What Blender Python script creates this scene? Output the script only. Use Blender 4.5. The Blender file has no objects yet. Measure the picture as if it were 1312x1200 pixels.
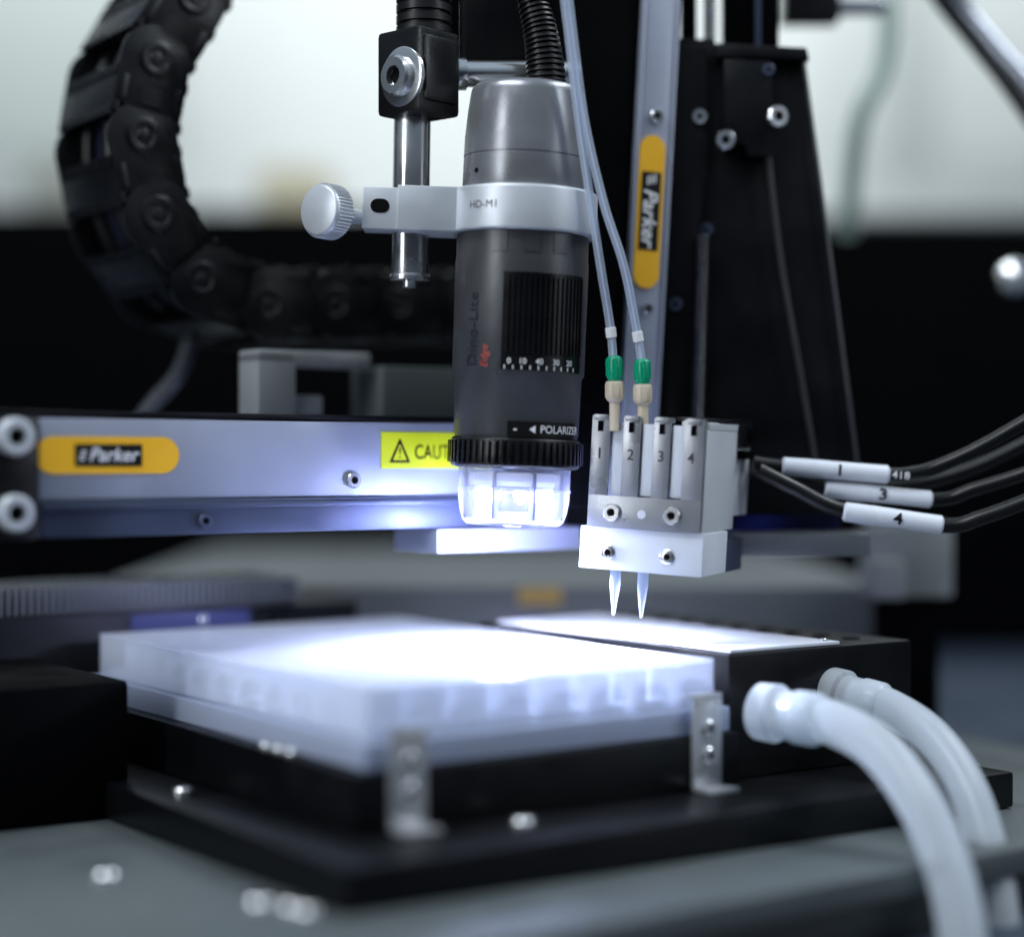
import bpy, bmesh, math, random
from mathutils import Vector, Matrix
random.seed(4)
# ---------------------------------------------------------------- units
U = 0.000195          # one modelling unit = 0.195 mm
ZT = 520.0            # height of the machine datum above the table top
D = 2366.0            # distance eye -> microscope, in units
HX, HY = 656.0, 588.0
YAW = math.radians(35)
c_, s_ = math.cos(YAW), math.sin(YAW)
MM = Matrix.Translation((0, D, 0)) @ Matrix.Rotation(YAW, 4, 'Z')     # machine frame
I4 = Matrix.Identity(4)
scene = bpy.context.scene
COL = scene.collection

def P(px, py, Y):                      # image pixel (px, py) projected out to a chosen depth Y
    return Vector(((px-HX)*Y/D, Y, (HY-py)*Y/D))
def mb(px, py, b):                     # image pixel (px, py) projected onto assumed machine plane b, machine coords
    k = (px-HX)/D
    a = (k*D + b*(s_+k*c_))/(c_-k*s_)
    Y = D+a*s_+b*c_
    return Vector((a, b, (HY-py)*Y/D))

# ---------------------------------------------------------------- materials
def mat(name, col, rough=0.5, metal=0.0, var=0.08, bump=0.0, scale=900, spec=0.5, emis=None, estr=0,
        trans=0.0, coat=0.0, rvar=0.12, stretch=None):
    m = bpy.data.materials.new(name); m.use_nodes = True
    nt = m.node_tree; b = nt.nodes['Principled BSDF']
    b.inputs['Metallic'].default_value = metal
    b.inputs['Specular IOR Level'].default_value = spec
    b.inputs['Transmission Weight'].default_value = trans
    b.inputs['Coat Weight'].default_value = coat
    tc = nt.nodes.new('ShaderNodeTexCoord'); mp = nt.nodes.new('ShaderNodeMapping')
    if stretch: mp.inputs['Scale'].default_value = stretch
    nt.links.new(tc.outputs['Object'], mp.inputs['Vector'])
    n = nt.nodes.new('ShaderNodeTexNoise'); n.inputs['Scale'].default_value = scale
    n.inputs['Detail'].default_value = 4
    nt.links.new(mp.outputs[0], n.inputs['Vector'])
    n2 = nt.nodes.new('ShaderNodeTexNoise'); n2.inputs['Scale'].default_value = 60
    n2.inputs['Detail'].default_value = 5
    nt.links.new(tc.outputs['Object'], n2.inputs['Vector'])
    mx = nt.nodes.new('ShaderNodeMix'); mx.data_type = 'RGBA'
    mx.inputs['A'].default_value = (*[max(0, x*(1-var)) for x in col], 1)
    mx.inputs['B'].default_value = (*[min(1, x*(1+var)) for x in col], 1)
    nt.links.new(n2.outputs['Fac'], mx.inputs['Factor'])
    nt.links.new(mx.outputs['Result'], b.inputs['Base Color'])
    mr = nt.nodes.new('ShaderNodeMapRange')
    mr.inputs['To Min'].default_value = max(0.02, rough-rvar); mr.inputs['To Max'].default_value = min(1, rough+rvar)
    mr.inputs['From Min'].default_value = .3; mr.inputs['From Max'].default_value = .7
    nt.links.new(n2.outputs['Fac'], mr.inputs['Value']); nt.links.new(mr.outputs[0], b.inputs['Roughness'])
    if bump:
        bp = nt.nodes.new('ShaderNodeBump'); bp.inputs['Strength'].default_value = bump
        bp.inputs['Distance'].default_value = 0.0002
        nt.links.new(n.outputs['Fac'], bp.inputs['Height']); nt.links.new(bp.outputs[0], b.inputs['Normal'])
    if emis:
        b.inputs['Emission Color'].default_value = (*emis, 1); b.inputs['Emission Strength'].default_value = estr
    return m
def clear(name, col, fac, rough=0.2, transl=0.0, tint=(0.95, 0.97, 1)):
    """thin clear / milky plastic: transparent + surface"""
    m = bpy.data.materials.new(name); m.use_nodes = True
    nt = m.node_tree; b = nt.nodes['Principled BSDF']; out = nt.nodes['Material Output']
    b.inputs['Base Color'].default_value = (*col, 1); b.inputs['Roughness'].default_value = rough
    tr = nt.nodes.new('ShaderNodeBsdfTransparent'); tr.inputs[0].default_value = (*tint, 1)
    tl = nt.nodes.new('ShaderNodeBsdfTranslucent'); tl.inputs[0].default_value = (*col, 1)
    m1 = nt.nodes.new('ShaderNodeMixShader'); m1.inputs[0].default_value = transl
    nt.links.new(b.outputs[0], m1.inputs[1]); nt.links.new(tl.outputs[0], m1.inputs[2])
    lw = nt.nodes.new('ShaderNodeLayerWeight'); lw.inputs[0].default_value = 0.35
    ma = nt.nodes.new('ShaderNodeMath'); ma.operation = 'MULTIPLY_ADD'
    ma.inputs[1].default_value = 0.6*(1-fac); ma.inputs[2].default_value = fac
    nt.links.new(lw.outputs['Facing'], ma.inputs[0])
    m2 = nt.nodes.new('ShaderNodeMixShader')
    nt.links.new(ma.outputs[0], m2.inputs[0]); nt.links.new(tr.outputs[0], m2.inputs[1]); nt.links.new(m1.outputs[0], m2.inputs[2])
    nt.links.new(m2.outputs[0], out.inputs['Surface'])
    return m
BLK = mat('black_anodised', (.0030, .0034, .0044), .38, bump=.15, scale=2500, spec=.22)
BLKP = mat('black_plastic', (.0040, .0042, .005), .31, bump=.25, scale=1800, spec=.38)
BLKM = mat('matt_black', (.0010, .0011, .0015), .7, spec=.03)
RUB = mat('black_rubber', (.004, .004, .0045), .38, spec=.42)
NAVY = mat('navy_cable', (.006, .010, .038), .36)
ALU = mat('anodised_aluminium', (.33, .36, .44), .45, .35, bump=.06, scale=700, stretch=(1, 1, 12))
ALUD = mat('dark_aluminium', (.06, .075, .125), .42, .5, bump=.08)
ALUL = mat('satin_aluminium', (.64, .67, .71), .38, .45, bump=.05)
STEEL = mat('steel', (.74, .75, .76), .22, .95)
STEELB = mat('brushed_steel', (.27, .28, .295), .34, .6, bump=.12, scale=600, stretch=(1, 1, .05))
WHT = mat('white_plastic', (.64, .67, .72), .45)
GRY = mat('grey_paint', (.074, .088, .090), .5, bump=.1)
GRYL = mat('light_grey_paint', (.115, .13, .132), .5)
SCOPE = mat('scope_grey', (.075, .078, .083), .36, .45, bump=.12, scale=3000)
SCOPET = mat('scope_light_grey', (.26, .268, .285), .34, .6, bump=.1, scale=3000)
YEL = mat('yellow_label', (.90, .47, .012), .4)
CAU = mat('caution_yellow', (.62, .68, .015), .4)
INK = mat('black_ink', (.004, .004, .004), .4, spec=.3)
WINK = mat('white_ink', (.80, .80, .80), .5)
GINK = mat('gloss_ink', (.022, .027, .042), .2)
RINK = mat('red_ink', (.45, .035, .02), .4)
GRN = mat('green_plastic', (.0, .30, .15), .35)
BEI = mat('beige_plastic', (.62, .53, .40), .4)
BLUE = mat('blue_panel', (.012, .022, .14), .4)
SLEEVE = mat('white_sleeve', (.70, .73, .80), .3, coat=.4)
DOME = clear('clear_dome', (.85, .87, 1), .12, .06)
LID = clear('frosted_lid', (.84, .87, .96), .27, .2, .3)
SKIRT = clear('clear_skirt', (.70, .76, .92), .42, .2, .35)
TIPM = clear('tip_plastic', (.72, .80, .93), .50, .25, .4)
TUBEM = clear('thin_tube', (.72, .78, .88), .28, .08, .3, (.88, .92, .98))
HOSE = clear('milky_hose', (.80, .85, .90), .62, .20, .45, (.88, .93, .96))
LED = mat('led', (1, 1, 1), .4, emis=(.86, .88, 1), estr=9)
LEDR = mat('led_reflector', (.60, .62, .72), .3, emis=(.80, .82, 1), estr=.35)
CARD = mat('white_card', (.74, .77, .85), .4)
HOLE = mat('hole_dark', (.002, .002, .002), .8, spec=.1)

# ---------------------------------------------------------------- geometry
def catmull(pts, n=8):
    pts = [Vector(p) for p in pts]; out = []
    for i in range(len(pts)-1):
        p0 = pts[max(i-1, 0)]; p1 = pts[i]; p2 = pts[i+1]; p3 = pts[min(i+2, len(pts)-1)]
        for k in range(n):
            t = k/n
            out.append(0.5*((2*p1)+(p2-p0)*t+(2*p0-5*p1+4*p2-p3)*t*t+(3*p1-p0-3*p2+p3)*t**3))
    out.append(pts[-1]); return out
def basis(d):
    d = Vector(d).normalized(); h = Vector((0, 0, 1)) if abs(d.z) < .9 else Vector((0, 1, 0))
    x = h.cross(d).normalized(); return x, d.cross(x).normalized(), d

class G:
    def __init__(s, M=I4): s.v = []; s.f = []; s.m = []; s.M = M
    def add(s, vs, fs, mi=0, M=None):
        M = s.M if M is None else M; o = len(s.v)
        s.v += [M @ Vector(v) for v in vs]; s.f += [[i+o for i in f] for f in fs]; s.m += [mi]*len(fs); return s
    def box(s, x0, x1, y0, y1, z0, z1, mi=0, M=None):
        vs = [(x, y, z) for z in (z0, z1) for y in (y0, y1) for x in (x0, x1)]
        return s.add(vs, [(0, 2, 3, 1), (4, 5, 7, 6), (0, 1, 5, 4), (2, 6, 7, 3), (0, 4, 6, 2), (1, 3, 7, 5)], mi, M)
    def lathe(s, prof, p0=(0, 0, 0), d=(0, 0, 1), seg=48, mi=0, M=None):
        x, y, z = basis(d); p0 = Vector(p0); vs = []; fs = []
        for r, h in prof:
            for i in range(seg):
                a = 2*math.pi*i/seg; vs.append(p0+z*h+(x*math.cos(a)+y*math.sin(a))*max(r, 0.001))
        for j in range(len(prof)-1):
            for i in range(seg):
                i2 = (i+1) % seg; fs.append((j*seg+i, j*seg+i2, (j+1)*seg+i2, (j+1)*seg+i))
        if prof[0][0] > .01: fs.append(tuple(range(seg))[::-1])
        if prof[-1][0] > .01: fs.append(tuple((len(prof)-1)*seg+i for i in range(seg)))
        return s.add(vs, fs, mi, M)
    def cyl(s, p0, p1, r, r1=None, seg=32, mi=0, M=None):
        p0 = Vector(p0); p1 = Vector(p1); d = p1-p0
        return s.lathe([(r, 0), (r if r1 is None else r1, d.length)], p0, d, seg, mi, M)
    def tube(s, pts, r, seg=16, mi=0, M=None, n=8, smooth=True):
        pts = catmull(pts, n) if smooth else [Vector(p) for p in pts]
        N = len(pts); rr = r if callable(r) else (lambda t: r); vs = []; fs = []
        t0 = (pts[1]-pts[0]).normalized(); x, y, _ = basis(t0)
        for j, p in enumerate(pts):
            t = (pts[min(j+1, N-1)]-pts[max(j-1, 0)]).normalized()
            x = (x-t*x.dot(t)).normalized(); y = t.cross(x)
            for i in range(seg):
                a = 2*math.pi*i/seg; vs.append(p+(x*math.cos(a)+y*math.sin(a))*rr(j/(N-1)))
        for j in range(N-1):
            for i in range(seg):
                i2 = (i+1) % seg; fs.append((j*seg+i, j*seg+i2, (j+1)*seg+i2, (j+1)*seg+i))
        fs.append(tuple(range(seg))[::-1]); fs.append(tuple((N-1)*seg+i for i in range(seg)))
        return s.add(vs, fs, mi, M)
    def prism(s, poly, y0, y1, mi=0, M=None):      # poly in x,z
        n = len(poly); vs = [(x, y0, z) for x, z in poly]+[(x, y1, z) for x, z in poly]
        fs = [tuple(range(n)), tuple(range(2*n-1, n-1, -1))]+[(i, i+n, (i+1) % n+n, (i+1) % n) for i in range(n)]
        return s.add(vs, fs, mi, M)
    def make(s, name, mats, parent=None, bevel=0, **props):
        if not isinstance(mats, (list, tuple)): mats = [mats]
        lo = Vector([min(v[i] for v in s.v) for i in range(3)]); hi = Vector([max(v[i] for v in s.v) for i in range(3)])
        o = Vector(((lo.x+hi.x)/2, (lo.y+hi.y)/2, lo.z)); wo = (o+Vector((0, 0, ZT)))*U
        me = bpy.data.meshes.new(name)
        me.from_pydata([(v-o)*U for v in s.v], [], s.f); me.update()
        for p, k in zip(me.polygons, s.m): p.material_index = k
        bm = bmesh.new(); bm.from_mesh(me)
        bmesh.ops.recalc_face_normals(bm, faces=bm.faces)
        if bevel:
            ed = [e for e in bm.edges if len(e.link_faces) == 2 and e.calc_face_angle(0) > math.radians(40)]
            bmesh.ops.bevel(bm, geom=ed, offset=bevel*U, segments=2, profile=.6, affect='EDGES', clamp_overlap=True)
        bm.to_mesh(me); bm.free()
        for m in mats: me.materials.append(m)
        for p in me.polygons: p.use_smooth = True
        me.set_sharp_from_angle(angle=math.radians(38))
        ob = bpy.data.objects.new(name, me); COL.objects.link(ob)
        put(ob, wo, parent)
        for k, v in props.items(): ob[k] = v
        return ob
WORLD = {}
def put(ob, wo, parent):
    WORLD[ob.name] = wo
    if parent is not None:
        ob.parent = parent; ob.location = wo-WORLD[parent.name]
    else: ob.location = wo
def root(name, p, label, category, **props):
    ob = bpy.data.objects.new(name, None); COL.objects.link(ob); ob.empty_display_size = .005
    put(ob, (Vector(p)+Vector((0, 0, ZT)))*U, None)
    ob['label'] = label; ob['category'] = category
    for k, v in props.items(): ob[k] = v
    return ob

def textgeo(body, size, shear=0, bold=0, spacing=1):
    cu = bpy.data.curves.new('t', 'FONT'); cu.body = body; cu.size = size; cu.shear = shear; cu.offset = bold
    cu.align_x = 'CENTER'; cu.align_y = 'CENTER'; cu.space_character = spacing; cu.resolution_u = 4
    ob = bpy.data.objects.new('t', cu); COL.objects.link(ob)
    bpy.context.view_layer.update()
    me = bpy.data.meshes.new_from_object(ob.evaluated_get(bpy.context.evaluated_depsgraph_get()))
    vs = [v.co.copy() for v in me.vertices]; fs = [list(p.vertices) for p in me.polygons]
    bpy.data.objects.remove(ob); bpy.data.meshes.remove(me); return vs, fs
def text(g, body, size, fn, mi=0, **k):
    vs, fs = textgeo(body, size, **k)
    g.add([fn(v.x, v.y) for v in vs], fs, mi, g.M)
    return g
def pill(w, h, n=10):
    r = min(w, h)/2; pts = []
    if w >= h:
        for i in range(n+1): a = -math.pi/2+math.pi*i/n; pts.append((w/2-r+r*math.cos(a), r*math.sin(a)))
        for i in range(n+1): a = math.pi/2+math.pi*i/n; pts.append((-w/2+r+r*math.cos(a), r*math.sin(a)))
    else:
        for i in range(n+1): a = math.pi*i/n; pts.append((r*math.cos(a), h/2-r+r*math.sin(a)))
        for i in range(n+1): a = math.pi+math.pi*i/n; pts.append((r*math.cos(a), -h/2+r+r*math.sin(a)))
    return pts
def screw(p, d, r, parent, M=I4, m=None, name='screw', h=None):
    """socket head screw with recessed hex"""
    g = G(M); p = Vector(p); d = Vector(d).normalized(); h = h or r*.55
    g.lathe([(r, 0), (r, h*.75), (r*.88, h), (r*.48, h), (r*.46, h*.35), (0, h*.3)], p, d, 28)
    g.lathe([(r*.46, 0), (0, .4)], p+d*h*.45, d, 6, 1)
    return g.make(name, [m or STEEL, HOLE], parent)

# ================================================================ SETTING
W = G().box(-9000, 9000, 11000, 11060, -520, 6000)
wallm = mat('wall_white', (.78, .83, .82), .8)
W.make('wall', wallm, kind='structure')
tabm = mat('table_top', (.032, .046, .070), .5, scale=300, bump=.05)
G().box(-9000, 9000, 600, 10900, -560, -520).make('table', tabm, kind='structure')

def far_box(name, px0, px1, py0, py1, Y, dep, m, label, cat, bev=8, zbot=None):
    a = P(px0, py1, Y); b = P(px1, py0, Y)
    return G().box(a.x, b.x, Y, Y+dep, a.z if zbot is None else zbot, b.z).make(name, m, bevel=bev, label=label, category=cat)
far_box('equipment_cabinet', -500, 800, 266, 900, 5200, 500, BLKM, 'low matt black equipment cabinet along the wall', 'cabinet', zbot=-519)
far_box('equipment_cabinet', 805, 1800, 282, 900, 5000, 500, BLKM, 'wide black equipment cabinet with a thin grey top edge', 'cabinet', zbot=-519)
G().box(330, 2600, 4985, 5505, 647, 662).make('cabinet_top', GRY, bevel=4, label='thin dark grey top panel lying on the black cabinet', category='panel')
far_box('wall_panel', -400, 228, -300, 200, 9000, 60, mat('panel_grey', (.46, .52, .50), .6), 'pale grey-green wall cupboard panel', 'panel')
far_box('storage_box', 330, 420, 212, 266, 5300, 250, mat('cream_box', (.72, .66, .46), .7), 'cream yellow storage box standing on the cabinet', 'box')
far_box('storage_box', 30, 180, 195, 266, 5350, 250, mat('pale_box', (.44, .46, .40), .7), 'pale beige storage box standing on the cabinet', 'box')
far_box('wall_panel', 1060, 1700, -300, 215, 9000, 60, mat('panel_pale', (.55, .60, .59), .6), 'pale grey wall cupboard panel beside the window', 'panel')
far_box('wall_panel', 1150, 1178, -300, 240, 8900, 60, mat('panel_post', (.42, .47, .46), .6), 'narrow grey post between two wall panels', 'panel')

dk = root('machine_deck', (100, 3600, -520), 'long grey painted machine deck behind the sample stage', 'machine base')
G().box(-690, 610, 3000, 4400, -519, -205).make('deck_body', GRYL, dk, bevel=10)
G().box(10, 80, 2996, 2999, -236, -208).make('warning_sticker', mat('dull_orange', (.50, .32, .07), .5), dk)

# ================================================================ STAGE
sl = root('gantry_plinth', MM @ Vector((0, 0, -520)), 'wide grey painted plinth with bright cap screws', 'plinth')
G(MM).box(-1300, 900, -560, 1000, -470, -438).make('base_plate', GRY, sl, bevel=7)
G(MM).box(-1290, 880, -540, 980, -519, -471).make('plinth_body', mat('plinth_grey', (.022, .028, .028), .5), sl, bevel=3)
for (a, b) in ((-598, -113), (-522, -312), (-503, -345), (-498, -368)):
    screw((a, b, -438), (0, 0, 1), 15, sl, MM)

cr = root('sample_carrier', MM @ Vector((0, -100, -437)), 'black anodised sample carrier with steel clips on a grey base', 'carrier')
G(MM).box(-475, 490, -400, 590, -437, -392).make('carrier_base', BLK, cr, bevel=5)
G(MM).box(-392, 142, -276, 498, -391.5, -327).make('plate_holder', BLK, cr, bevel=5)
CLIP = mat('clip_metal', (.50, .51, .53), .3, .6)
for a in (-330, 85):
    cl = G(MM).box(a-22, a+22, -283, -277, -391, -283).box(a-22, a+22, -314, -277, -391, -385)
    if a > 0: cl.box(a-22, a+22, -283, -266, -283, -277)
    k = cl.make('clip', CLIP, cr, bevel=1.5)
    for z in (-318, -350): screw((a, -283, z), (0, -1, 0), 10, k, MM, name='clip_screw')
screw((-210, -320, -392), (0, 0, 1), 13, cr, MM)
screw((-430, 60, -392), (0, 0, 1), 13, cr, MM)
for bb in (-60, -90, -120): screw((-382, bb, -327), (0, 0, 1), 9, cr, MM)
screw((430, -370, -392), (0, 0, 1), 10, cr, MM, m=BLK)

# well plate
wp = root('well_plate', MM @ Vector((-121, 85, -326)), 'translucent white multi-well plate with clear lid in the black carrier', 'well plate')
a0, a1, b0, b1 = -364, 119, -255, 470
def frame_wall(g, a0, a1, b0, b1, z0, z1, t):
    g.box(a0, a1, b0, b0+t, z0, z1).box(a0, a1, b1-t, b1, z0, z1).box(a0, a0+t, b0+t, b1-t, z0, z1).box(a1-t, a1, b0+t, b1-t, z0, z1); return g
g = G(MM); frame_wall(g, a0-13, a1+13, b0-13, b1+13, -326, -297, 6)
g.box(a0-8, a1+8, b0-8, b1+8, -301, -297)
g.make('skirt', SKIRT, wp, bevel=2)
g = G(MM); g.box(a0+12, a1-12, b0+12, b1-12, -296.5, -286)
g2 = G(MM)
for i in range(12):
    for j in range(8):
        x = a0+42+j*(a1-a0-84)/7; y = b0+42+i*(b1-b0-84)/11
        g.lathe([(22, 0), (22, 36), (18, 36), (16, 2), (0, 1)], (x, y, -286), seg=20)
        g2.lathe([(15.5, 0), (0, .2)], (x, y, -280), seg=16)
g.make('well_block', mat('plate_white', (.80, .83, .90), .3), wp)
g2.make('well_disc', mat('well_disc_grey', (.30, .33, .42), .15), wp)  # darker grey-blue disc inside each well
g = G(MM); g.box(a0, a1, b0, b1, -244, -240); frame_wall(g, a0, a1, b0, b1, -296, -244.2, 4)
g.make('lid', LID, wp, bevel=1.5)

# cooling block with card
hb = root('cooling_block', MM @ Vector((310, 0, -391)), 'black cooling block with a white card and hose ports', 'cooling block')
G(MM).box(151, 471, -246, 300, -391.5, -238).make('block_body', BLK, hb, bevel=4)
G(MM).box(158, 345, -240, 262, -237.4, -233).make('card', CARD, hb, bevel=1)
g = G(MM)
for i in range(9):
    g.cyl((415, -190+i*55, -238.5), (415, -190+i*55, -236.5), 12, seg=20)
    g.cyl((380, -165+i*55, -238.5), (380, -165+i*55, -236.5), 8, seg=20)
g.make('threaded_hole', HOLE, hb, kind='stuff')
for yy in (-225, 230): screw((330, yy, -233), (0, 0, 1), 6, hb, MM)

# hoses
def hose(name, pts, r, label):
    rt = root(name, pts[-1], label, 'hose', group='milky coolant hoses')
    G().tube(pts, r, seg=28).make('hose_tube', HOSE, rt)
    d = (Vector(pts[1])-Vector(pts[0])).normalized(); p = Vector(pts[0])
    g = G().lathe([(r*.55, -46), (r*1.0, -44), (r*1.32, -40), (r*1.35, -16), (r*1.12, -12), (r*1.12, 10), (r*1.22, 14), (r*1.22, 40), (r*1.05, 46), (r*.9, 46)], p, d, 32)
    g.make('hose_fitting', HOSE, rt)
hose('coolant_hose', [P(1010, 916, 2190), P(1062, 924, 2150), P(1125, 958, 2090), P(1180, 1030, 2030), P(1214, 1110, 1990), P(1232, 1190, 1960), P(1240, 1290, 1930)], 26,
     'milky translucent hose curving down from the black cooling block')
hose('coolant_hose', [P(1095, 893, 2330), P(1140, 906, 2290), P(1196, 945, 2230), P(1240, 1010, 2170), P(1266, 1090, 2120), P(1280, 1170, 2080), P(1290, 1290, 2050)], 23,
     'second milky hose curving down behind the first one')

# left black stage with fins
st = root('linear_stage', MM @ Vector((-300, 560, -437)), 'black linear stage with a finned bellows cover', 'linear stage')
G(MM).box(-1000, 70, 512, 760, -437, -216).make('stage_body', BLK, st, bevel=4)
G(MM).box(-300, -115, 509, 511.5, -243, -220).make('blue_strip', BLUE, st)
g = G(MM)
for i in range(88):
    a = -950+i*10.6
    for b in (530, 592, 654): g.box(a, a+4.5, b, b+52, -215.5, -178-random.random()*1.5)
g.make('bellows', mat('bellow_grey', (.15, .16, .165), .35, .5), st)
screw((-190, 509, -232), (0, -1, 0), 6, st, MM)
G(MM).box(-900, -445, 180, 500, -437, -270).make('motor_housing', BLKM, bevel=8, label='plain matt black motor housing beside the linear stage', category='motor')

# ================================================================ HORIZONTAL RAIL
rl = root('gantry_rail', MM @ Vector((0, 200, -95)), 'silver linear actuator rail with yellow badge and caution label', 'linear rail')
A0 = mb(50, 588, 139).x; A1 = 265
G(MM).box(A0, A1, 139, 250, -48, 48).make('rail_face', ALU, rl, bevel=2.5)
G(MM).box(A0-80, A1+10, 143, 256, 50.5, 57).make('rail_cover', BLK, rl, bevel=1)
g = G(MM).prism([(A0, -48.5), (A1+20, -48.5), (A1+20, -92), (A0, -92)], 133, 250)
g.box(A0, A1+20, 128, 133, -60, -53)
g.make('rail_base', ALUD, rl, bevel=2)
G(MM).box(A0-70, A0-2, 128, 262, -94, 50).make('end_cap', BLKP, rl, bevel=8)
for z in (26, -62): screw((A0-35, 128, z), (0, -1, 0), 22, rl, MM, h=16, m=ALUL)
o = mb(139, 583, 139)
g = G(MM @ Matrix.Translation((o.x, 137.6, o.z))); g.prism(pill(182, 44), 0, 1.2); bd = g.make('badge', YEL, rl)
g = G(MM @ Matrix.Translation((o.x, 136.6, o.z))); g.box(-42, 42, 0, .8, -13, 13); g.make('badge_panel', INK, bd)
g = G(MM @ Matrix.Translation((o.x+5, 136.0, o.z))); text(g, 'Parker', 23, lambda x, y: (x, 0, y), shear=.25, bold=.35)
for i in range(3): g.box(-43+i*1.5, -36+i*1.5, 0, .3, -6+i*4.5, -3.5+i*4.5)
g.make('badge_lettering', WINK, bd)
cx = mb(488, 577, 139).x; o = mb(541, 577, 139)
Mc = MM @ Matrix.Translation((cx, 137.6, o.z))
g = G(Mc); g.box(0, 175, 0, 1.2, -24, 24); cl = g.make('caution_label', CAU, rl)
Mc2 = MM @ Matrix.Translation((cx, 136.9, o.z))
g = G(Mc2)
tri = [(12, -16), (44, -16), (28, 16)]; ti = [(17, -13), (39, -13), (28, 9.5)]
for i in range(3):
    j = (i+1) % 3; g.add([(tri[i][0], 0, tri[i][1]), (tri[j][0], 0, tri[j][1]), (ti[j][0], 0, ti[j][1]), (ti[i][0], 0, ti[i][1])], [(0, 1, 2, 3)], 0, Mc2)
text(g, '!', 20, lambda x, y: (x+28, 0, y-4))
text(g, 'CAUTION', 27, lambda x, y: (x*.76+97, 0, y-3), bold=.15)
g.make('caution_lettering', INK, cl)
o = mb(452, 615, 139); screw((o.x, 139, o.z), (0, -1, 0), 10.5, rl, MM)
o = mb(262, 667, 133); screw((o.x, 133, o.z), (0, -1, 0), 9, rl, MM, m=ALUD)
G(MM).box(mb(545, 700, 150).x, A1+20, 120, 230, -125, -93.5).make('mounting_strip', mat('strip_alu', (.36, .39, .48), .4, .4), bevel=2, label='thin bare aluminium strip bolted under the rail', category='bracket')
g = G(MM); o = mb(318, 448, 330); o2 = mb(462, 462, 330)
g.box(o.x, o.x+58, 300, 360, 58, o.z-2).box(o.x, o2.x, 300, 360, o.z-20, o.z).box(o.x+60, o2.x-60, 330, 350, 62, o.z-60)
g.make('angle_bracket', mat('bracket_grey', (.36, .38, .39), .4, .4), bevel=4, label='bare aluminium angle bracket standing behind the rail', category='bracket')
G(MM).box(mb(472, 470, 330).x, mb(620, 470, 330).x, 290, 380, 58.5, mb(530, 472, 330).z).make('sensor_block', GRY, bevel=4, label='small grey sensor block behind the rail', category='sensor')

# ================================================================ CABLE CHAIN
BN = 394
pp = [(330, -150), (290, -75), (246, 0), (208, 60), (190, 115), (184, 168), (188, 222), (203, 274), (230, 322), (264, 362), (308, 386), (365, 390), (450, 390), (560, 390), (700, 390), (820, 390)]
path = catmull([mb(px, py, BN) for px, py in pp], 24)
L = [0]
for i in range(1, len(path)): L.append(L[-1]+(path[i]-path[i-1]).length)
def at(l):
    for i in range(1, len(path)):
        if L[i] >= l:
            t = (l-L[i-1])/(L[i]-L[i-1]); return path[i-1].lerp(path[i], t), (path[i]-path[i-1]).normalized()
    return path[-1], (path[-1]-path[-2]).normalized()
PITCH = 108; WD = 196
ch = root('cable_chain', MM @ at(L[-1]*.5)[0], 'black plastic cable drag chain curving in a loop', 'cable chain')
nl = int(L[-1]/PITCH); off0 = 38
for i in range(nl):
    qa, _ = at(max(0, off0+i*PITCH-PITCH/2)); qb, _ = at(off0+i*PITCH+PITCH/2)
    t = (qb-qa).normalized(); n = Vector((t.z, 0, -t.x)); q = (qa+qb)/2
    M = MM @ Matrix(((t.x, 0, n.x, q.x), (0, 1, 0, q.y), (t.z, 0, n.z, q.z), (0, 0, 0, 1)))
    g = G(M); H = 50
    for ys in (0, 1):
        def yy(u, v): return (u, v) if ys == 0 else (WD-v, WD-u)
        lobeA = [(x-54, z) for x, z in [(H*math.cos(a)*.95, H*math.sin(a)) for a in [math.pi/2+math.pi*k/12 for k in range(13)]]]+[(12, -H), (20, -H*.6), (20, H*.6), (12, H)]
        lobeB = [(x+54, z) for x, z in [(44*math.cos(a), 44*math.sin(a)) for a in [-math.pi/2+math.pi*k/12 for k in range(13)]]]+[(5, 49), (5, -49)]
        y0, y1 = yy(0, 8); g.prism(lobeA, y0, y1)
        y0, y1 = yy(8, 15); g.prism(lobeB, y0, y1)
        s = -1 if ys == 0 else 1; yb = 0 if ys == 0 else WD
        g.lathe([(26, 0), (26, 2), (23, 3), (15, 3), (14, 1), (9, 1), (8, 2.5), (0, 2.5)], (-54, yb, 0), (0, s, 0), 24)
        g.box(-22, 12, *sorted((yb, yb+s*2)), 34, 43).box(-22, 12, *sorted((yb, yb+s*2)), -43, -34)
        for k in range(5): g.box(-12+k*5, -9.5+k*5, *sorted((yb, yb+s*1.4)), -18, 18)
    g.box(-28, 30, 2, WD-2, 40, 50).box(-28, 30, 2, WD-2, -50, -40)
    for zz in (50, -50):
        for k in range(15):
            y = 6+k*12.5; z0, z1 = sorted((zz, zz+(2 if zz > 0 else -2)))
            g.box(-35, -20, y, y+7, z0-3, z1); g.box(22, 36, y, y+7, z0-3, z1)
    g.box(-3, 3, 80, 86, -42, 42)
    g.make('chain_link', BLKP, ch, bevel=1.2)
for k, (yo, r, m) in enumerate(((40, 14, NAVY), (76, 17, RUB), (125, 17, NAVY), (160, 12, RUB))):
    pts = [MM @ (at(l)[0]+Vector((0, yo, 0))+Vector((at(l)[1].z, 0, -at(l)[1].x))*(12 if k % 2 else -2)) for l in [j*L[-1]/40 for j in range(41)]]
    G().tube(pts, r, seg=12, n=2).make('chain_cable', m, label='dark cable running inside the drag chain', category='cable', group='cables inside the drag chain')
G().tube([P(150, 590, 2720), P(190, 525, 2720), P(228, 480, 2720), P(245, 430, 2730), P(248, 380, 2740)], 12).make('loose_cable', mat('slate_cable', (.03, .035, .045), .35), label='black cable hanging down beneath the drag chain', category='cable')

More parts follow.
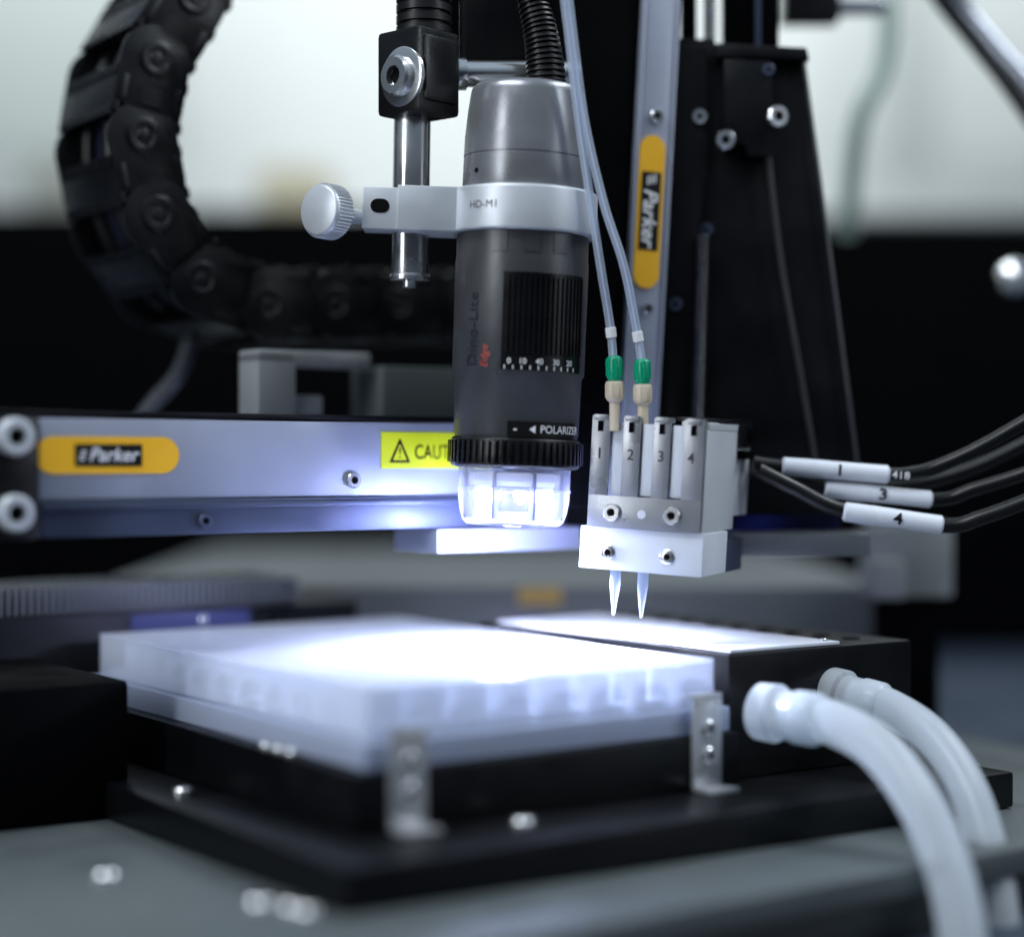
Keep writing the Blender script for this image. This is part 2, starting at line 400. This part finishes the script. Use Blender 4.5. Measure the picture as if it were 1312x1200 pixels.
# ================================================================ MICROSCOPE
base = P(657, 672, D); top = P(677, 112, D)
axis = (top-base).normalized()
Mx = Matrix.Translation(base) @ Matrix.Rotation(math.atan2(axis.x, axis.z), 4, 'Y')
ms = root('digital_microscope', base, 'dark grey handheld digital microscope with glowing clear tip', 'microscope')
Z = lambda py: 672-py
def patch(g, r0, r1, a0, a1, z0, z1, n=10, mi=0):
    """curved slab on the barrel; angle 0 faces -y, positive towards +x"""
    vs = []; fs = []
    for i in range(n+1):
        a = math.radians(a0+(a1-a0)*i/n); sn, cs = math.sin(a), -math.cos(a)
        for r in (r0, r1):
            for z in (z0, z1): vs.append((r*sn, r*cs, z))
    for i in range(n):
        o = i*4; q = o+4
        fs += [(o+2, q+2, q+3, o+3), (o, o+1, q+1, q), (o, q, q+2, o+2), (o+1, o+3, q+3, q+1)]
    fs += [(0, 2, 3, 1), (n*4, n*4+1, n*4+3, n*4+2)]
    return g.add(vs, fs, mi, g.M)
def oncyl(r, acen, zc, rot=False):
    def f(x, y):
        if rot: x, y = -y, x
        a = math.radians(acen)+x/r; return (r*math.sin(a), -r*math.cos(a), zc+y)
    return f
g = G(Mx); g.lathe([(70, Z(562)), (78, Z(561)), (80, Z(556)), (81.5, Z(484)), (84.5, Z(480)), (85.5, Z(340)), (84.5, Z(332)), (84.5, Z(302)), (80, Z(300)), (80, Z(250))], seg=96)
for a in (-20, 8, 34): patch(g, 84, 85.6, a-7, a+7, Z(331), Z(306), 4)
g.make('barrel', SCOPE, ms)
g = G(Mx); g.lathe([(79, Z(250)), (80, Z(248)), (79.5, Z(207)), (78.3, Z(206.3)), (78.3, Z(204.5)), (79.5, Z(204)), (79, Z(180)), (76, Z(145)), (73.5, Z(125)), (72, Z(118)), (68, Z(113.5)), (62, Z(112)), (0, Z(111))], seg=96)
g.lathe([(3, 0), (3, 1)], (-79.8*math.sin(math.radians(50)), -79.8*math.cos(math.radians(50)), Z(228)), (-.7, -.7, 0), 12, 1)
g.make('top_cap', [SCOPET, HOLE], ms)
g = G(Mx); patch(g, 80, 86.6, -15, 62, Z(462), Z(357), 16); patch(g, 80, 87.2, -15, 62, Z(360), Z(356.5), 16); patch(g, 80, 87.2, -15, 62, Z(478), Z(460), 16)
for i in range(17):
    a = -12+i*4.4; patch(g, 86, 89.0, a, a+2.3, Z(457), Z(361), 2)
fd = g.make('focus_dial', BLKP, ms)
g = G(Mx)
for a, t in ((-8, '0'), (3, '10'), (17, '40'), (32, '30'), (46, '20')): text(g, t, 10, oncyl(87.8, a, Z(467)), bold=.12)
for a in range(-12, 58, 7): patch(g, 87.3, 87.8, a, a+.8, Z(477), Z(472), 1)
g.make('dial_scale', WINK, fd)
g = G(Mx); text(g, 'Dino-Lite', 23, oncyl(86.0, -43, Z(428), True), spacing=1.05); g.make('barrel_lettering', GINK, ms)
g = G(Mx); text(g, 'Edge', 15, oncyl(86.1, -30, Z(462), True), shear=.3); g.make('barrel_lettering', RINK, ms)
g = G(Mx); patch(g, 79, 81.6, -8, 64, Z(560), Z(541), 12); pl = g.make('polarizer_label', INK, ms)
g = G(Mx); text(g, 'POLARIZER', 13.5, oncyl(82.2, 45, Z(550.5)), bold=.12); text(g, '-', 16, oncyl(82.2, -1, Z(550)), bold=.2)
f = oncyl(82.2, 14, Z(550.5)); g.add([f(-4, 0), f(4, -5), f(4, 5)], [(0, 1, 2)], 0, Mx)
g.make('polarizer_lettering', WINK, pl)
g = G(Mx); g.lathe([(74, Z(600)), (80, Z(599)), (83, Z(596)), (83, Z(564)), (80, Z(561)), (74, Z(560.5))], seg=96)
for i in range(56):
    a = i*360/56; patch(g, 81, 87, a, a+3.4, Z(594), Z(566), 1)
g.make('polarizer_ring', BLKP, ms, bevel=.5)
g = G(Mx); g.lathe([(72, Z(600)), (71.5, Z(640)), (69, Z(655)), (65, Z(667)), (60, Z(672)), (52, Z(672)), (50, Z(668)), (60, Z(660)), (64, Z(650)), (66, Z(600))], seg=64)
g.lathe([(70, Z(630)), (73, Z(629)), (73, Z(626)), (70, Z(625))], seg=64)
dm = g.make('light_dome', DOME, ms)
g = G(Mx); g.lathe([(0, Z(606)), (63, Z(606)), (64, Z(616)), (60, Z(622)), (56, Z(618)), (30, Z(614)), (0, Z(614))], seg=48)
for i in range(8):
    a = 2*math.pi*(i+.5)/8; g.box(-1.5, 1.5, 54, 68, Z(664), Z(604), 1, Mx @ Matrix.Rotation(a, 4, 'Z'))
g.make('reflector', [LEDR, mat('dome_rib', (.25, .27, .36), .2)], dm)
for i in range(8):
    a = 2*math.pi*(i+.25)/8
    G(Mx).lathe([(9, 0), (9, 8), (7, 13), (3, 16), (0, 17)], (44*math.cos(a), 44*math.sin(a), Z(628)), (0, 0, -1), 16).make('led', LED, dm)
G(Mx).lathe([(26, Z(622)), (26, Z(655)), (20, Z(660)), (0, Z(660))], seg=32).make('lens_tube', mat('lens_grey', (.16, .17, .24), .3), dm)
pts = [P(700, 116, D), P(698, 80, D), P(692, 40, D+4), P(682, 0, D+10), P(668, -60, D+20)]
g = G(); g.tube(pts, lambda t: (27-9*t)*(1.0 if math.sin(t*150) > -.2 else .82), seg=24, n=40)
g.make('strain_relief', RUB, ms)

# ---------------- clamp, knob
ck = root('microscope_clamp', P(560, 303, D), 'satin aluminium ring clamp with knurled thumb screw', 'clamp')
g = G(Mx); zb, zt = Z(304), Z(248)
g.lathe([(81.5, zb), (92, zb), (94, zb+2), (94, zt-2), (92, zt), (81.5, zt), (81.5, zb)], seg=96)
g.box(-205, -86, -22, 30, zb+2, zt-1).box(-160, -78, -40, 38, zb, zt)
clp = g.make('clamp_ring', ALUL, ck, bevel=2.2)
Mt = Mx @ Matrix.Translation((-183, -22.6, (zb+zt)/2+3))
g = G(Mt); g.prism(pill(24, 18), -.3, .2); g.make('clamp_slot', HOLE, clp)
g = G(Mx); text(g, 'HD-M1', 13.5, oncyl(94.6, -33, (zb+zt)/2+2), spacing=1.05); g.make('clamp_lettering', mat('grey_ink', (.10, .10, .11), .5), clp)
kp = P(419, 271, D-25); kd = Vector((-.62, -.78, .03)).normalized()
g = G(); g.lathe([(10, -40), (10, 0), (29, 1), (33, 4), (33, 30), (31.5, 33), (30, 34), (0, 34)], kp-kd*18, kd, 60)
g.cyl(kp-kd*18, P(452, 273, D-5), 9)
bx, by, bz = basis(kd)
for i in range(48):
    a = 2*math.pi*i/48; r = bx*math.cos(a)+by*math.sin(a); tn = kd.cross(r)
    q = kp-kd*18+r*33.6; g.add([q+kd*5-tn*1.3, q+kd*29-tn*1.3, q+kd*29+tn*1.3, q+kd*5+tn*1.3, q+kd*5+r*1.6, q+kd*29+r*1.6], [(0, 1, 5, 4), (3, 4, 5, 2), (0, 4, 3), (1, 2, 5)], 0, I4)
g.make('thumb_screw', ALUL, ck)

# ---------------- stand rod, cross clamp
rd = root('stand_rod', P(528, 360, 2386), 'polished steel stand rod with black cross clamp', 'stand')
g = G(); xr = P(529, 0, 2386).x; z0 = P(0, 352, 2386).z; z1 = P(0, 140, 2386).z
g.cyl((xr-4, 2386, z0), (xr, 2386, z1+20), 24, seg=48); g.make('rod', STEEL, rd, bevel=1.5)
g = G(); g.cyl((xr-4, 2386, z0-8), (xr-4, 2386, z0), 26, seg=40).cyl((xr-4, 2376, z0-18), (xr-4, 2376, z0-8), 9); g.make('rod_foot', STEEL, rd, bevel=1)
zc0 = P(0, 150, 2370).z; zc1 = P(0, 42, 2370).z; xc = P(536, 0, 2370).x
Mk = Matrix.Translation((xc, 2375, 0)) @ Matrix.Rotation(math.radians(-42), 4, 'Z')
g = G(Mk); g.box(-38, 38, -38, 38, zc0, zc1).box(20, 44, -30, 30, zc0+14, zc1-10)
cb = g.make('cross_clamp', BLKP, rd, bevel=7)
dk_ = Vector((-.70, -.71, 0)).normalized()
cpos = P(507, 97, 2335)
g = G(); g.lathe([(38, 0), (38, 5), (36, 6), (0, 6)], cpos-dk_*14, dk_, 40); g.cyl(cpos-dk_*50, cpos-dk_*14, 33)
g.make('washer', STEEL, cb)
screw(cpos-dk_*9, dk_, 26, cb, name='clamp_screw', h=14)
g = G(); prof = []
zz = 0
xk = P(543, 0, 2380).x; zk = zc1
for i in range(9): prof += [(36, zz), (36, zz+9), (32, zz+10), (32, zz+13)]; zz += 14
g.lathe(prof, (xk, 2385, zk), (0, 0, 1), 40); g.make('ribbed_knob', RUB, rd)
g = G(); g.cyl(P(575, 95, 2400), P(740, 95, 2430), 17, seg=32).cyl(P(585, 95, 2401), P(597, 95, 2403), 21, seg=32); g.make('cross_rod', STEEL, rd, bevel=1)

# ================================================================ Z COLUMN
zc = root('vertical_actuator', P(830, 690, 2500), 'silver and black vertical linear actuator with yellow badge', 'linear actuator')
lean = math.radians(3.3)
Mz = Matrix.Translation(P(819, 540, 2500)) @ Matrix.Rotation(math.radians(18), 4, 'Z') @ Matrix.Rotation(lean, 4, 'Y')
g = G(Mz); g.box(-27, 27, 0, 60, -150, 720).box(-27, -22, -3, 0, -150, 720).box(22, 27, -3, 0, -150, 720)
g.make('column_face', ALU, zc, bevel=1.5)
G(Mz).box(-150, -28, 6, 90, -120, 720).make('column_body', BLKM, zc, bevel=4)
G(Mz).box(-160, -140, 30, 100, -120, 720).make('column_edge', BLKM, zc, bevel=2)
Zc = lambda py: (540-py)*2500/D
Mb = Mz @ Matrix.Translation((-3, -4.3, Zc(271)))
g = G(Mb); g.prism(pill(37, 208), 0, 1.2); bd = g.make('badge', YEL, zc)
G(Mb).box(-14, 14, -.9, -.1, -52, 54).make('badge_panel', INK, bd)
g = G(Mb); text(g, 'Parker', 29, lambda x, y: (y-1, -1.5, -x-8), shear=.25, bold=.5)
for i in range(3): g.box(-6+i*5, -3.5+i*5, -1.6, -1.2, 36+i*1.5, 48+i*1.5)
g.make('badge_lettering', WINK, bd)
for py in (148,): screw((0, -3, Zc(py)), (0, -1, 0), 10, zc, Mz)
screw((2, -3, Zc(395)), (0, -1, 0), 8, zc, Mz)
def Q(px, py, Y=2560): p = P(px, py, Y); return (p.x, p.z)
zs = root('lifting_stage', P(980, 690, 2560), 'black anodised lifting stage bracket with steel screws', 'lifting stage')
g = G(); g.prism([Q(848, 48), Q(915, 50), Q(920, 62), Q(1028, 68), Q(1036, 120), Q(1102, 590), Q(1108, 660), Q(845, 660)], 2560, 2640); g.make('stage_plate', BLK, zs, bevel=3)
g = G(); g.prism([Q(858, 62), Q(905, 64), Q(905, 200), Q(885, 400), Q(880, 640), Q(850, 640)], 2545, 2560); g.make('guide_cover', BLK, zs, bevel=2)
g = G(); g.prism([Q(915, 60), Q(1030, 66), Q(1034, 82), Q(915, 78)], 2535, 2560); g.prism([Q(925, 82), Q(985, 84), Q(985, 205), Q(955, 205), Q(950, 190), Q(925, 190)], 2530, 2560); g.make('stage_block', BLKP, zs, bevel=3)
g = G(); g.tube([P(984, 195, 2545), P(1000, 330, 2545), P(1024, 470, 2545), P(1046, 600, 2545)], 4, seg=10); g.make('edge_trim', mat('trim_grey', (.025, .028, .03), .35), zs)
g = G(); g.tube([P(1030, 80, 2552), P(1064, 330, 2552), P(1104, 640, 2552)], 2.5, seg=8, mi=0); g.make('edge_trim', mat('trim_grey2', (.03, .033, .04), .3), zs)
for px, py, r, Y in ((995, 150, 15, 2530), (930, 180, 13, 2528), (897, 150, 10, 2543), (985, 90, 8, 2530), (905, 295, 9, 2558), (866, 390, 9, 2543), (900, 222, 6, 2558)):
    screw(P(px, py, Y), (-.15 if px != 995 else .35, -1, .05), r, zs, m=STEEL if r > 9 else ALUD)
g = G(); pr = []
for i in range(40): pr += [(10, i*7), (7.5, i*7+3.5)]
p = P(893, 560, 2540)
g.lathe(pr, (p.x, 2538, p.z), (0.03, 0, 1), 20); g.make('lead_screw', mat('dark_thread', (.03, .032, .036), .3, .5), zs)
g = G(); pr = []
for i in range(14): pr += [(9.5, i*7), (7, i*7+3.5)]
p = P(911, 52, 2580); g.lathe(pr, (p.x, 2600, p.z), (0, 0, 1), 20); g.make('lead_screw', STEEL, zs)
p = P(0, 66, 2600)
g = G(); g.box(P(928, 0, 2600).x, P(998, 0, 2600).x, 2600, 2640, p.z, p.z+260); g.make('guide_post', BLKM, zs, bevel=3)
g = G(); g.box(P(968, 0, 2598).x, P(974, 0, 2598).x, 2592, 2599, p.z, p.z+260); g.make('guide_strip', ALUD, zs)
g = G(); g.box(P(874, 0, 2600).x, P(893, 0, 2600).x, 2600, 2640, P(0, 50, 2600).z, p.z+260); g.make('guide_post', BLKM, zs, bevel=3)
bmr = root('support_column', P(640, 78, 2520), 'black vertical support column behind the microscope', 'column')
G().box(P(592, 0, 2520).x, P(690, 0, 2520).x, 2500, 2560, P(0, 80, 2520).z, P(0, -200, 2520).z).make('column_front', BLK, bmr, bevel=4)
G().box(P(560, 0, 2560).x, P(592, 0, 2560).x, 2545, 2585, P(0, 78, 2560).z, P(0, -200, 2560).z).make('column_rib', BLKM, bmr, bevel=3)
G().box(P(690, 0, 2600).x, P(770, 0, 2600).x, 2580, 2650, P(0, 690, 2600).z, P(0, -200, 2600).z).make('column_post', BLKM, bmr, bevel=4)
tr = root('sensor_mount', P(1060, 24, 2900), 'black sensor mount with a steel plunger', 'sensor')
a = P(1004, 24, 2900); b = P(1078, -60, 2900)
G().box(a.x, b.x, 2900, 2960, a.z, b.z).make('mount_body', BLKP, tr, bevel=5)
g = G(); g.cyl(P(1070, 9, 2930), P(1135, 9, 2930), 14); g.make('plunger', STEEL, tr, bevel=2)
G().tube([P(1122, -60, 3400), P(1138, 10, 3400), P(1130, 90, 3400), P(1100, 160, 3400), P(1085, 300, 3500)], 17).make('grey_hose', mat('hose_green', (.27, .35, .31), .4), label='grey-green flexible hose hanging in front of the wall', category='hose')
G().tube([P(1190, -60, 2900), P(1235, 10, 2900), P(1275, 60, 2880), P(1330, 125, 2850), P(1420, 260, 2800)], 15).make('cable_highlight', mat('highlight_silver', (.30, .32, .36), .25, .6), label='pale tube standing in for the highlight on the black cable', category='cable')  # white highlight of the black cable, modelled as a pale tube
G().tube([P(1170, -60, 2930), P(1215, 5, 2930), P(1255, 55, 2910), P(1305, 120, 2880), P(1400, 260, 2830)], 18).make('thin_cable', RUB, label='black cable crossing the corner beside its pale highlight tube', category='cable')
k = root('round_knob', P(1300, 375, 3000), 'small polished steel knob on the dark cabinet side', 'knob')
g = G(); g.lathe([(8, -30), (8, 0), (24, 2), (27, 6), (27, 20), (22, 28), (0, 31)], P(1300, 358, 3000), (-.3, -1, .2), 32); g.make('knob_head', STEEL, k)

# ================================================================ TIP HOLDER
Hd = Matrix.Translation(P(818, 731, 2315)) @ Matrix.Rotation(math.radians(-22), 4, 'Z') @ Matrix.Rotation(math.radians(3.2), 4, 'Y')
hd = root('tip_holder', P(818, 731, 2340), 'four channel white and steel dispensing tip holder', 'tip holder')
g = G(Hd); g.box(-80, 82, 0, 112, -2, 52)
g.make('lower_block', WHT, hd, bevel=1.8)
g = G(Hd); g.box(-62, 78, 6, 150, 52.5, 180).box(10, 78, 150, 215, 70, 186).box(40, 78, 20, 215, 180, 190)
g.make('upper_block', mat('block_grey', (.58, .60, .63), .42, .1), hd, bevel=1.5)
g = G(Hd); zb_, zt_ = 52.5, 192
g.box(-70, 78, -5, -.5, zb_, 92)
for xa, xb in ((-70, -45), (-28, -5), (12, 34), (51, 78)): g.box(xa, xb, -5, -.5, 92.02, zt_)
g.make('slotted_plate', STEELB, hd, bevel=.5)
for a, b in ((-45, -28), (-5, 12), (34, 51)):
    G(Hd).box(a+1, b-1, 0, 5.5, 94, 184).make('channel_strip', WHT, hd, bevel=1)
for cx in (-58, -17, 23, 64):
    g = G(Hd); g.box(cx-9, cx+9, -7, 20, 187, 193.5, 0).box(cx-4, cx+4, -6.0, -4.9, 172, 186, 1); g.make('spring_clip', [STEELB, BLKM], hd, bevel=.6)
g = G(Hd)
for cx, t in ((-58, '1'), (-17, '2'), (23, '3'), (62, '4')): text(g, t, 19, lambda x, y, cx=cx: (x+cx, -5.6, y+144), bold=.2)
g.make('channel_numeral', mat('etch_dark', (.02, .02, .025), .5), hd)
for x, z, r in ((-37, 71, 11), (42, 72, 11)):
    screw((x, -5, z), (0, -1, 0), r, hd, Hd)
G(Hd).cyl((2, -6.5, 71), (2, -5, 71), 5.5).make('pin', WHT, hd)
for x in (-41, 37): screw((x, 0, 20), (0, -1, 0), 9.5, hd, Hd, h=3)
g = G(Hd); g.box(20, 79.5, 60, 216, 191, 196).box(79, 83, 150, 205, 160, 190); g.make('contact_strip', BLKP, hd, bevel=1)
g = G(Hd); g.box(50, 72, 100, 150, 186, 200).box(78.5, 86, 185, 222, 168, 186).box(78.5, 90, 150, 200, 145, 156); g.make('connector', BLKM, hd, bevel=2)
for k, x in enumerate((-40, -3)):
    t = root('dispensing_tip', Hd @ Vector((x, 30, -60)), 'translucent bluish dispensing tip under the white holder', 'tip', group='dispensing tips under the holder')
    G(Hd).lathe([(1.3, -62), (2.2, -58), (6.5, -26), (7, -22), (7, 0)], (x, 30, 0), (0, 0, 1), 20).make('tip_cone', TIPM, t)
    G(Hd).lathe([(8.5, -3), (8.5, 0)], (x, 30, -.5), (0, 0, 1), 20).make('tip_collar', WHT, t)
hbk = root('holder_bracket', P(1010, 735, 2480), 'flat brushed aluminium bracket carrying the tip holder', 'bracket')
g = G(Hd); g.box(-60, 78, 113, 150, 0, 50).box(20, 82, 113, 190, -2, 40); g.make('bracket_foot', ALUD, hbk, bevel=2)
a = P(905, 712, 2500); b = P(1112, 683, 2500)
G().box(a.x, b.x, 2480, 2600, a.z, b.z).make('bracket_plate', STEELB, hbk, bevel=2)
a = P(930, 682, 2620); b = P(1075, 630, 2620)
G().box(a.x, b.x, 2610, 2680, a.z, b.z).make('blue_cover', BLUE, label='dark blue cover plate behind the cables', category='cover', bevel=3)
a = P(1112, 765, 2900); b = P(1222, 672, 2900)
G().box(a.x, b.x, 2900, 2980, a.z, b.z).box(a.x, a.x+50, 2850, 2900, a.z, a.z+60).make('aluminium_block', mat('pale_alu', (.30, .32, .32), .4, .3), bevel=6, label='pale aluminium block behind the bracket', category='block')
G().box(a.x+20, b.x-20, 2910, 2970, -519, a.z+2).make('support_post', BLKM, bevel=4, label='dark post carrying the aluminium block', category='post')

# fittings and tubes
for k, (dx, pts) in enumerate(((0, [(718, -40), (728, 40), (741, 150), (757, 260), (770, 345), (782, 420), (786, 466)]), (1, [(724, -40), (736, 60), (750, 160), (774, 262), (799, 340), (816, 425), (823, 470)]))):
    Y = 2322
    fx, fy = (787, 458) if k == 0 else (823, 462)
    ft = root('tube_fitting', P(fx, fy+90, Y), 'green and beige screw fitting feeding the tip holder', 'fitting', group='tube fittings')
    t0 = P(fx, fy, Y)
    dn = (P(fx+1, fy+90, Y)-t0).normalized()
    g = G(); pr = [(6, -2)]
    pr += [(9, 0), (10, 2), (10, 24), (8.5, 27), (8.5, 29)]
    g.lathe(pr, t0, dn, 24)
    for i in range(14):
        a = 2*math.pi*i/14; q = t0+Vector((math.cos(a)*10, math.sin(a)*10, 0)); g.cyl(q+dn*2, q+dn*23, .9, seg=6)
    g.make('fitting_nut', GRN, ft)
    g = G(); g.lathe([(10.5, 30), (11, 31), (11, 52), (9.5, 54), (6.8, 56), (6.8, 92)], t0, dn, 24)
    for i in range(10):
        a = 2*math.pi*i/10; q = t0+Vector((math.cos(a)*11, math.sin(a)*11, 0)); g.cyl(q+dn*33, q+dn*50, 1, seg=6)
    g.make('fitting_body', BEI, ft)
    tb = root('fluid_tube', P(fx, fy, Y), 'thin bluish clear fluid tube running down to a fitting', 'tube', group='thin fluid tubes')
    pts3 = [P(x, y, 2272+50*i/6 if y < 420 else Y) for i, (x, y) in enumerate(pts)]
    G().tube(pts3, 5.4, seg=14, n=10).make('tube_wall', TUBEM, tb)
    G().tube(pts3, 1.8, seg=8, n=10).make('tube_bore', mat('bore_fluid', (.62, .68, .78), .2), tb)
    cpt = catmull(pts3, 10)
    best = min(range(1, len(cpt)-1), key=lambda i: abs(cpt[i].z-P(0, 424 if k == 0 else 434, Y).z))
    d = (cpt[best+1]-cpt[best-1]).normalized()
    G().lathe([(5.8, -6.5), (6.8, -6), (6.8, 6), (5.8, 6.5)], cpt[best], d, 20).make('tube_collar', WINK, tb)

# ================================================================ LABELLED CABLES
def cab(pts, r, label, sl=None, txt=None, rs=12):
    rt = root('labelled_cable' if sl else 'plain_cable', P(*pts[0]), label, 'cable', group='black cables beside the tip holder')
    G().tube([P(*p) for p in pts], r, seg=16).make('cable_sheath', RUB, rt)
    if sl:
        p0, p1 = P(*sl[0]), P(*sl[1]); d = (p1-p0); Ln = d.length; d.normalize()
        g = G(); g.lathe([(rs*.75, 0), (rs, 3), (rs*1.03, Ln*.3), (rs*.98, Ln*.7), (rs, Ln-3), (rs*.75, Ln)], p0, d, 24)
        s = g.make('cable_sleeve', SLEEVE, rt)
        up = Vector((0, -1, 0)).cross(d); up = -up if up.z < 0 else up
        for t, fr, m, rr in txt:
            g = G(); c = p0+d*(Ln*fr)
            text(g, t, 25 if m is INK else 16, lambda x, y: c+d*x+up*y*.85+Vector((0, -math.sqrt(max(0, rr*rr-y*y*.7))-2.2, 0)), bold=.4 if m is INK else .1)
            g.make('sleeve_numeral' if m is INK else 'cable_numeral', m, s)
cab([(965, 592, 2440), (1000, 597, 2440), (1070, 602, 2440), (1140, 608, 2440), (1165, 607, 2440), (1195, 600, 2440), (1250, 576, 2430), (1330, 530, 2420), (1420, 470, 2400)], 9,
    'black cable with a white sleeve numbered one', ((1001, 597, 2440), (1139, 608, 2440)), (('1', .53, INK, 12.8), ('418', 1.09, WINK, 13)), 12.3)
cab([(970, 596, 2450), (1010, 612, 2450), (1060, 626, 2450), (1195, 640, 2450), (1250, 626, 2440), (1330, 600, 2420), (1420, 560, 2400)], 9,
    'black cable with a white sleeve numbered three', ((1056, 626, 2445), (1194, 640, 2445)), (('3', .53, INK, 11.5),), 11.5)
cab([(972, 602, 2430), (1020, 626, 2425), (1082, 654, 2420), (1208, 673, 2410), (1260, 662, 2400), (1330, 636, 2390), (1420, 600, 2380)], 10,
    'black cable with a white sleeve numbered four', ((1080, 655, 2418), (1208, 673, 2408)), (('4', .53, INK, 13),), 13)
cab([(965, 600, 2470), (1040, 612, 2490), (1150, 622, 2500), (1240, 602, 2490), (1330, 560, 2480)], 9, 'plain black cable running between the labelled ones')

# ================================================================ LIGHT
w = bpy.data.worlds.new('World'); scene.world = w; w.use_nodes = True
nt = w.node_tree; bg = nt.nodes['Background']
tc = nt.nodes.new('ShaderNodeTexCoord'); sp = nt.nodes.new('ShaderNodeSeparateXYZ'); cr_ = nt.nodes.new('ShaderNodeValToRGB')
nt.links.new(tc.outputs['Generated'], sp.inputs[0]); nt.links.new(sp.outputs['Z'], cr_.inputs[0]); nt.links.new(cr_.outputs[0], bg.inputs[0])
cr_.color_ramp.elements[0].position = 0.05; cr_.color_ramp.elements[0].color = (.020, .026, .038, 1)
cr_.color_ramp.elements[1].position = 0.8; cr_.color_ramp.elements[1].color = (.44, .55, .68, 1)
bg.inputs[1].default_value = .75
def area(loc, tgt, size, e, col=(1, 1, 1), sy=None):
    l = bpy.data.lights.new('lamp', 'AREA'); l.energy = e; l.size = size; l.color = col; l.shape = 'RECTANGLE'; l.size_y = sy or size*.4
    o = bpy.data.objects.new('ceiling_or_fill_lamp', l); COL.objects.link(o)
    o.location = (Vector(loc)+Vector((0, 0, ZT)))*U
    o.rotation_euler = (Vector(tgt)-Vector(loc)).to_track_quat('-Z', 'Y').to_euler(); return o
area((-1600, 800, 3400), (0, 2400, 0), .5, 4.3, (.88, .94, 1))
area((2200, 2600, 3000), (200, 2400, 0), .4, 2.8, (.86, .93, 1))
area((-3000, -300, 900), (0, 2400, 0), .18, 1.9, (.90, .95, 1), .5)  # added side strip, not overhead: puts bright reflections on steel and holder
area((3400, 900, 1500), (0, 2500, 0), .12, .9, (.86, .92, 1), .4)  # added strip out of frame on the right, brightens the rail faces
area((0, 6500, 5200), (0, 11000, 1200), 1.6, 18, (.99, 1, 1))  # added wash lamp, aimed at the back wall to brighten it
l = bpy.data.lights.new('led_glow', 'POINT'); l.energy = .20; l.color = (.52, .56, 1); l.shadow_soft_size = 20*U
o = bpy.data.objects.new('microscope_led_glow', l); COL.objects.link(o); o.location = ((Mx @ Vector((0, 0, -14)))+Vector((0, 0, ZT)))*U
l = bpy.data.lights.new('led_beam', 'SPOT'); l.energy = .80; l.color = (.76, .81, 1); l.shadow_soft_size = 25*U; l.spot_size = math.radians(160); l.spot_blend = .5
o = bpy.data.objects.new('microscope_led_beam', l); COL.objects.link(o); o.location = ((Mx @ Vector((0, 0, -12)))+Vector((0, 0, ZT)))*U

# ================================================================ CAMERA
cam = bpy.data.cameras.new('Camera'); co = bpy.data.objects.new('Camera', cam); COL.objects.link(co)
co.location = (0, 0, ZT*U); co.rotation_euler = (math.radians(90), 0, 0)
cam.sensor_width = 36; cam.lens = D/1312*36; cam.shift_y = -(600-HY)/1312
cam.clip_start = .01; cam.clip_end = 50
cam.dof.use_dof = True; cam.dof.focus_distance = 2350*U; cam.dof.aperture_fstop = 2.9
scene.camera = co
scene.view_settings.view_transform = 'Standard'; scene.view_settings.look = 'None'; scene.view_settings.exposure = 0
